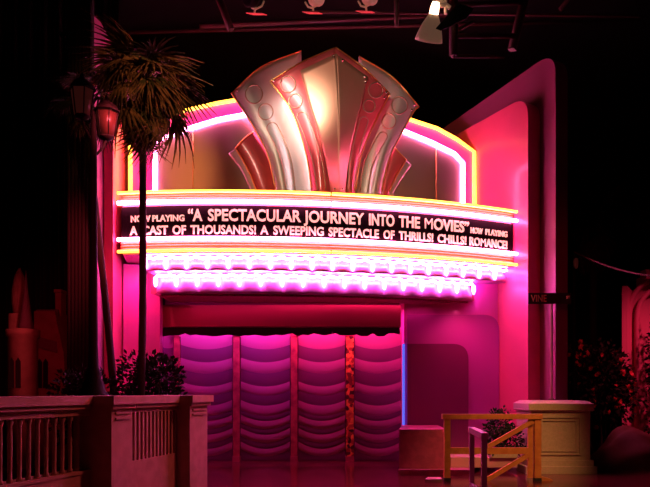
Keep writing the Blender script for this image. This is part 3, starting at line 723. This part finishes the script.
# wooden barricades
def barricade():
    t = thing('barricade', 'varnished wooden barricade with diagonal braces in front of the pedestal', 'barricade', (2.95, 12.33, 0), 'wooden crowd barricades')
    D = 12.33; g = lambda px: (px-325)/F*D; h = lambda py: EYE+(HZ-py)/F*D
    bm = B(); box(bm, g(442), g(541.5), D-.07, D+.07, h(419), h(414)); obj('top_rail', bm, M['wood'], t)
    bm = B(); box(bm, g(450), g(528), D-.03, D+.03, h(454), h(447.5)); obj('middle_rail', bm, M['wood'], t)
    for a, c in ((444, 450), (534, 540.5)):
        bm = B(); box(bm, g(a), g(c), D-.05, D+.05, .06, h(419)); p = obj('post', bm, M['wood'], t)
        bm = B(); box(bm, g(a)-.005, g(c)+.005, D-.055, D+.055, 0, .06); obj('foot', bm, M['rubber'], p)
    bm = B(); box(bm, g(528), g(533), D+.0, D+.05, h(478), h(419)); obj('post', bm, M['wood'], t)
    for (ax, ay), (cx, cy) in (((533, 421), (488, 446.5)), ((529, 454.5), (486, 480))):
        bm = B(); a, c = Vector((g(ax), D-.04, h(ay))), Vector((g(cx), D-.04, h(cy))); s = Vector(((c-a).z, 0, -(c-a).x)).normalized()*.04
        extr(bm, [a+s, a-s, c-s, c+s], (0, .06, 0)); obj('brace', bm, M['wood'], t)
    bm = B(); a = Vector((g(541), D, .0)); extr(bm, [a, a+Vector((.22, 0, 0)), a+Vector((.2, 0, .03)), a+Vector((0, 0, .09))], (0, .08, 0)); obj('splayed_foot', bm, M['wood'], t)
barricade()
t = thing('barricade', 'reddish wooden barricade standing end-on nearest the viewer', 'barricade', (1.6, 7.2, 0), 'wooden crowd barricades')
pa, pb = Vector((1.67, 7.8, 0)), Vector((1.565, 6.75, 0)); dd = (pb-pa).normalized(); nn = Vector((dd.y, -dd.x, 0))
def seg(bm, a, c, hw, z0, z1):
    extr(bm, [a-nn*hw+Vector((0, 0, z0)), a+nn*hw+Vector((0, 0, z0)), c+nn*hw+Vector((0, 0, z0)), c-nn*hw+Vector((0, 0, z0))], (0, 0, z1-z0))
b = B(); seg(b, pa-dd*.06, pb+dd*.06, .035, 1.14, 1.20); obj('top_rail', b, M['plum_wood'], t)
b = B(); seg(b, pa+dd*.03, pb-dd*.03, .02, .50, .57); obj('middle_rail', b, M['plum_wood'], t)
for p in (pa, pb):
    b = B(); seg(b, p-dd*.03, p+dd*.03, .026, 0, 1.14); obj('post', b, M['plum_wood'], t)

# flower bush, rocks, arches, rope, lantern
bush('flowering_shrub', 'large dark shrub dotted with red blossoms right of the pedestal', ((605-325)/F*14.9, 15.1, 1.75), 1.05, .7, 1.35, 5200, .12, blossoms=96, lumps=14)
bush('flowering_shrub', 'slim dark shrub between the pedestal and the tall pink wing', ((572-325)/F*15.4, 15.5, 1.4), .45, .4, 1.3, 1200, .11, blossoms=6)
b = B(); bmesh.ops.create_icosphere(b, subdivisions=4, radius=1)
for v in b.verts:
    v.co *= 1+.09*math.sin(v.co.x*5+v.co.z*3)+.05*math.sin(v.co.y*9+v.co.z*7); v.co = Vector((v.co.x*.88, v.co.y*.6, max(-.02, v.co.z)*.82)); v.co += Vector((6.45, 14.3, 0))
rk = obj('boulder', b, M['rock'], smooth=True); tag(rk, 'low brown boulder under the flowering shrub at right', 'rock')
# pink arched set front
ad = thing('arched_facade', 'pink plaster set front with round arches at the right edge', 'facade', (7.3, 16.0, 0))
AD = 16.0
ga = lambda px: (px-325)/F*AD
za2 = lambda py: EYE+(HZ-py)/F*AD
b = B(); extr(b, [Vector((ga(622), AD, 0)), Vector((ga(633), AD+.25, 0)), Vector((ga(633), AD+.25, za2(291))), Vector((ga(622), AD, za2(286)))], (.12, -.02, 0)); obj('side_wall', b, M['pinkset'], ad)
b = B(); extr(b, [Vector((ga(632), AD+.2, 0)), Vector((ga(700), AD+.2, 0)), Vector((ga(700), AD+.2, za2(276))), Vector((ga(644), AD+.2, za2(276))), Vector((ga(644), AD+.2, za2(286))), Vector((ga(632), AD+.2, za2(292)))], (0, .2, 0)); obj('front_wall', b, M['pinkset'], ad)
for r_, o_ in ((.75, .0), (.55, .03)):
    bm = B(); c = Vector((ga(662), AD+.12-o_, za2(318)))
    tube(bm, [Vector((c.x-r_, c.y, 0))]+[c+Vector((-r_*math.cos(a), 0, r_*math.sin(a)*1.25)) for a in [i*PI/16 for i in range(17)]]+[Vector((c.x+r_, c.y, 0))], .06, 8); obj('arch_moulding', bm, M['pinkset'], ad)
b = B(); box(b, ga(644), ga(700), AD-.1, AD+.19, za2(279), za2(270)); obj('cornice', b, M['pinkset'], ad)
bush('climbing_vine', 'dark leafy vine hanging on the pink arched front', (ga(652), AD-.35, 1.9), .28, .2, 1.9, 900, .1, stems=3, cat='vine')
b = B(); A0, A1 = at(574, 252, 14.75), at(668, 278, 12.6)
tube(b, [A0.lerp(A1, i/16)+Vector((0, 0, -.10*math.sin(PI*i/16))) for i in range(17)], .02, 6); rp = obj('rope', b, M['rope']); tag(rp, 'rope strung diagonally from the dark mast to the right edge', 'rope')
b = B(); lathe(b, [(.035, 0), (.03, 3), (.03, 4.52), (.01, 4.55)], (A0.x-.0, 14.75, 0), 12); mst = obj('mast', b, M['iron']); tag(mst, 'thin dark mast beside the tall pink wing', 'mast')
ln = thing('hanging_lantern', 'tiny hanging lantern at the upper end of the rope', 'lantern', at(575.5, 262, 14.75))
c = at(575.5, 262, 14.75)
b = B(); lathe(b, [(.03, -.14), (.055, -.10), (.06, .02), (.03, .10)], c, 10); obj('glass', b, M['glass'], ln)
b = B(); lathe(b, [(.065, .08), (.06, .11), (.02, .16), (.01, .22)], c, 10); obj('lid', b, M['iron'], ln)

# ---------------------------------------------------------------- overhead rig
b = B()
def beamb(a, c, r): bar(b, a, c, r)
k = 10.0
rig = thing('lighting_truss', 'red steel lighting frame hanging from the dark ceiling', 'truss', at(480, 20, k))
H = lambda px, py, D=k: at(px, py, D)
bar(b, H(453.5, -30), H(453.5, 56), .065); bar(b, H(453, 5), H(522, 2, 10.4), .045); obj('upright', b, M['truss'], rig)
b = B(); bar(b, H(453, 36), H(516, 36, 10.5), .04); bar(b, H(453, 56), H(504, 56.5, 10.4), .03); bar(b, H(458, 30), H(473, 22, 10.2), .025); obj('crossbar', b, M['truss'], rig)
b = B(); bar(b, H(530, -25, 10.6), H(512, 50, 10.6), .07); obj('slanted_strut', b, M['truss'], rig)
def cb(D, a, c, r, label, par=None):
    bm = B(); bar(bm, at(*a, D), at(*c, D), r); o = obj('ceiling_beam', bm, M['truss']); tag(o, label, 'beam', 'steel ceiling beams', 'structure')
cb(14, (200, 26), (455, 14), .06, 'long steel ceiling beam above the crest')
cb(16, (60, 34), (640, 20), .05, 'farthest steel ceiling beam crossing the dark ceiling')
cb(12, (396.5, -30), (396.5, 27), .045, 'vertical red hanger pipe left of the big stage lamp')
cb(13, (212, -20), (231, 30), .07, 'slanted red steel brace above the palm')
cb(13, (310, 12), (640, 16), .03, 'thin steel pipe carrying the small stage lamps')
cb(15, (560, 10), (590, -30), .05, 'short slanted steel brace at upper right')
# big stage lamp
sp = thing('stage_lamp', 'large pale stage lamp pointing down from the lighting frame', 'stage lamp', at(436, 8, 9.5), 'stage lamps under the ceiling')
top, bot = at(433.5, 15, 9.4), at(428.5, 41, 9.58); ax = (bot-top)
b = B(); L_ = ax.length; lathe(b, [(.06, -.02), (.09, .04), (.13, L_*.35), (.175, L_*.75), (.195, L_), (.175, L_+.005), (.10, L_*.4)], top, 24, axis=ax); obj('shade', b, M['lampwhite'], sp)
b = B(); lathe(b, [(.16, 0), (.15, .01), (.001, .015)], top+ax*.985, 24, axis=ax); obj('lens', b, M['lens'], sp)
b = B(); lathe(b, [(.045, -.16), (.06, -.1), (.065, 0), (.10, .07), (.095, .1)], top, 16, axis=ax); obj('neck', b, M['hot'], sp)
b = B(); bar(b, top+Vector((0, 0, .12)), at(446, 5, 9.5), .03, 6); bar(b, at(445.5, -8, 9.5), at(445.5, 14, 9.5), .022, 6); bar(b, at(435, -3, 9.5), at(450, 8, 9.5), .03, 6); obj('yoke', b, M['lampwhite'], sp)
b = B(); P = [at(436, 28, 9.35), at(441, 30, 9.35), at(466, 19, 9.35), at(474, 8, 9.35), at(458, 3, 9.35), at(450, 12, 9.35)]
extr(b, P, (0, .02, 0)); obj('barn_door', b, M['iron'], sp)
def small_lamp(px, py, label, flip=1):
    D = 13; t = thing('stage_lamp', label, 'stage lamp', at(px, py, D), 'stage lamps under the ceiling')
    c = at(px, py-7, D)
    bm = B(); lathe(bm, [(.07, 0), (.13, .08), (.14, .25), (.10, .30)], c, 16, axis=(flip*.5, -.8, -.4)); obj('shade', bm, M['lampwhite'] if flip > 0 else M['iron'], t)
    bm = B(); bar(bm, at(px, py-4, D), at(px+1.5*flip, py+6, D), .02, 6); tube(bm, [at(px-7, py-4, D), at(px-4, py+1, D), at(px, py+2, D), at(px+6, py-1, D), at(px+8, py-6, D)], .018, 6); obj('yoke', bm, M['lampwhite'], t)
    bm = B(); a = at(px, py+8, D-.1); extr(bm, [a+Vector((-.18, -.1, -.02)), a+Vector((.12, -.1, -.03)), a+Vector((.20, .1, .05)), a+Vector((-.05, .1, .05))], (0, 0, .012)); obj('gel_flap', bm, M['gel'], t)
small_lamp(256, 7, 'small dark stage lamp with red gel, leftmost under the ceiling', -1)
small_lamp(312, 6, 'small stage lamp with red gel above the tip of the crest', 1)
small_lamp(365, 5, 'small stage lamp with red gel nearest the big pale lamp', 1)
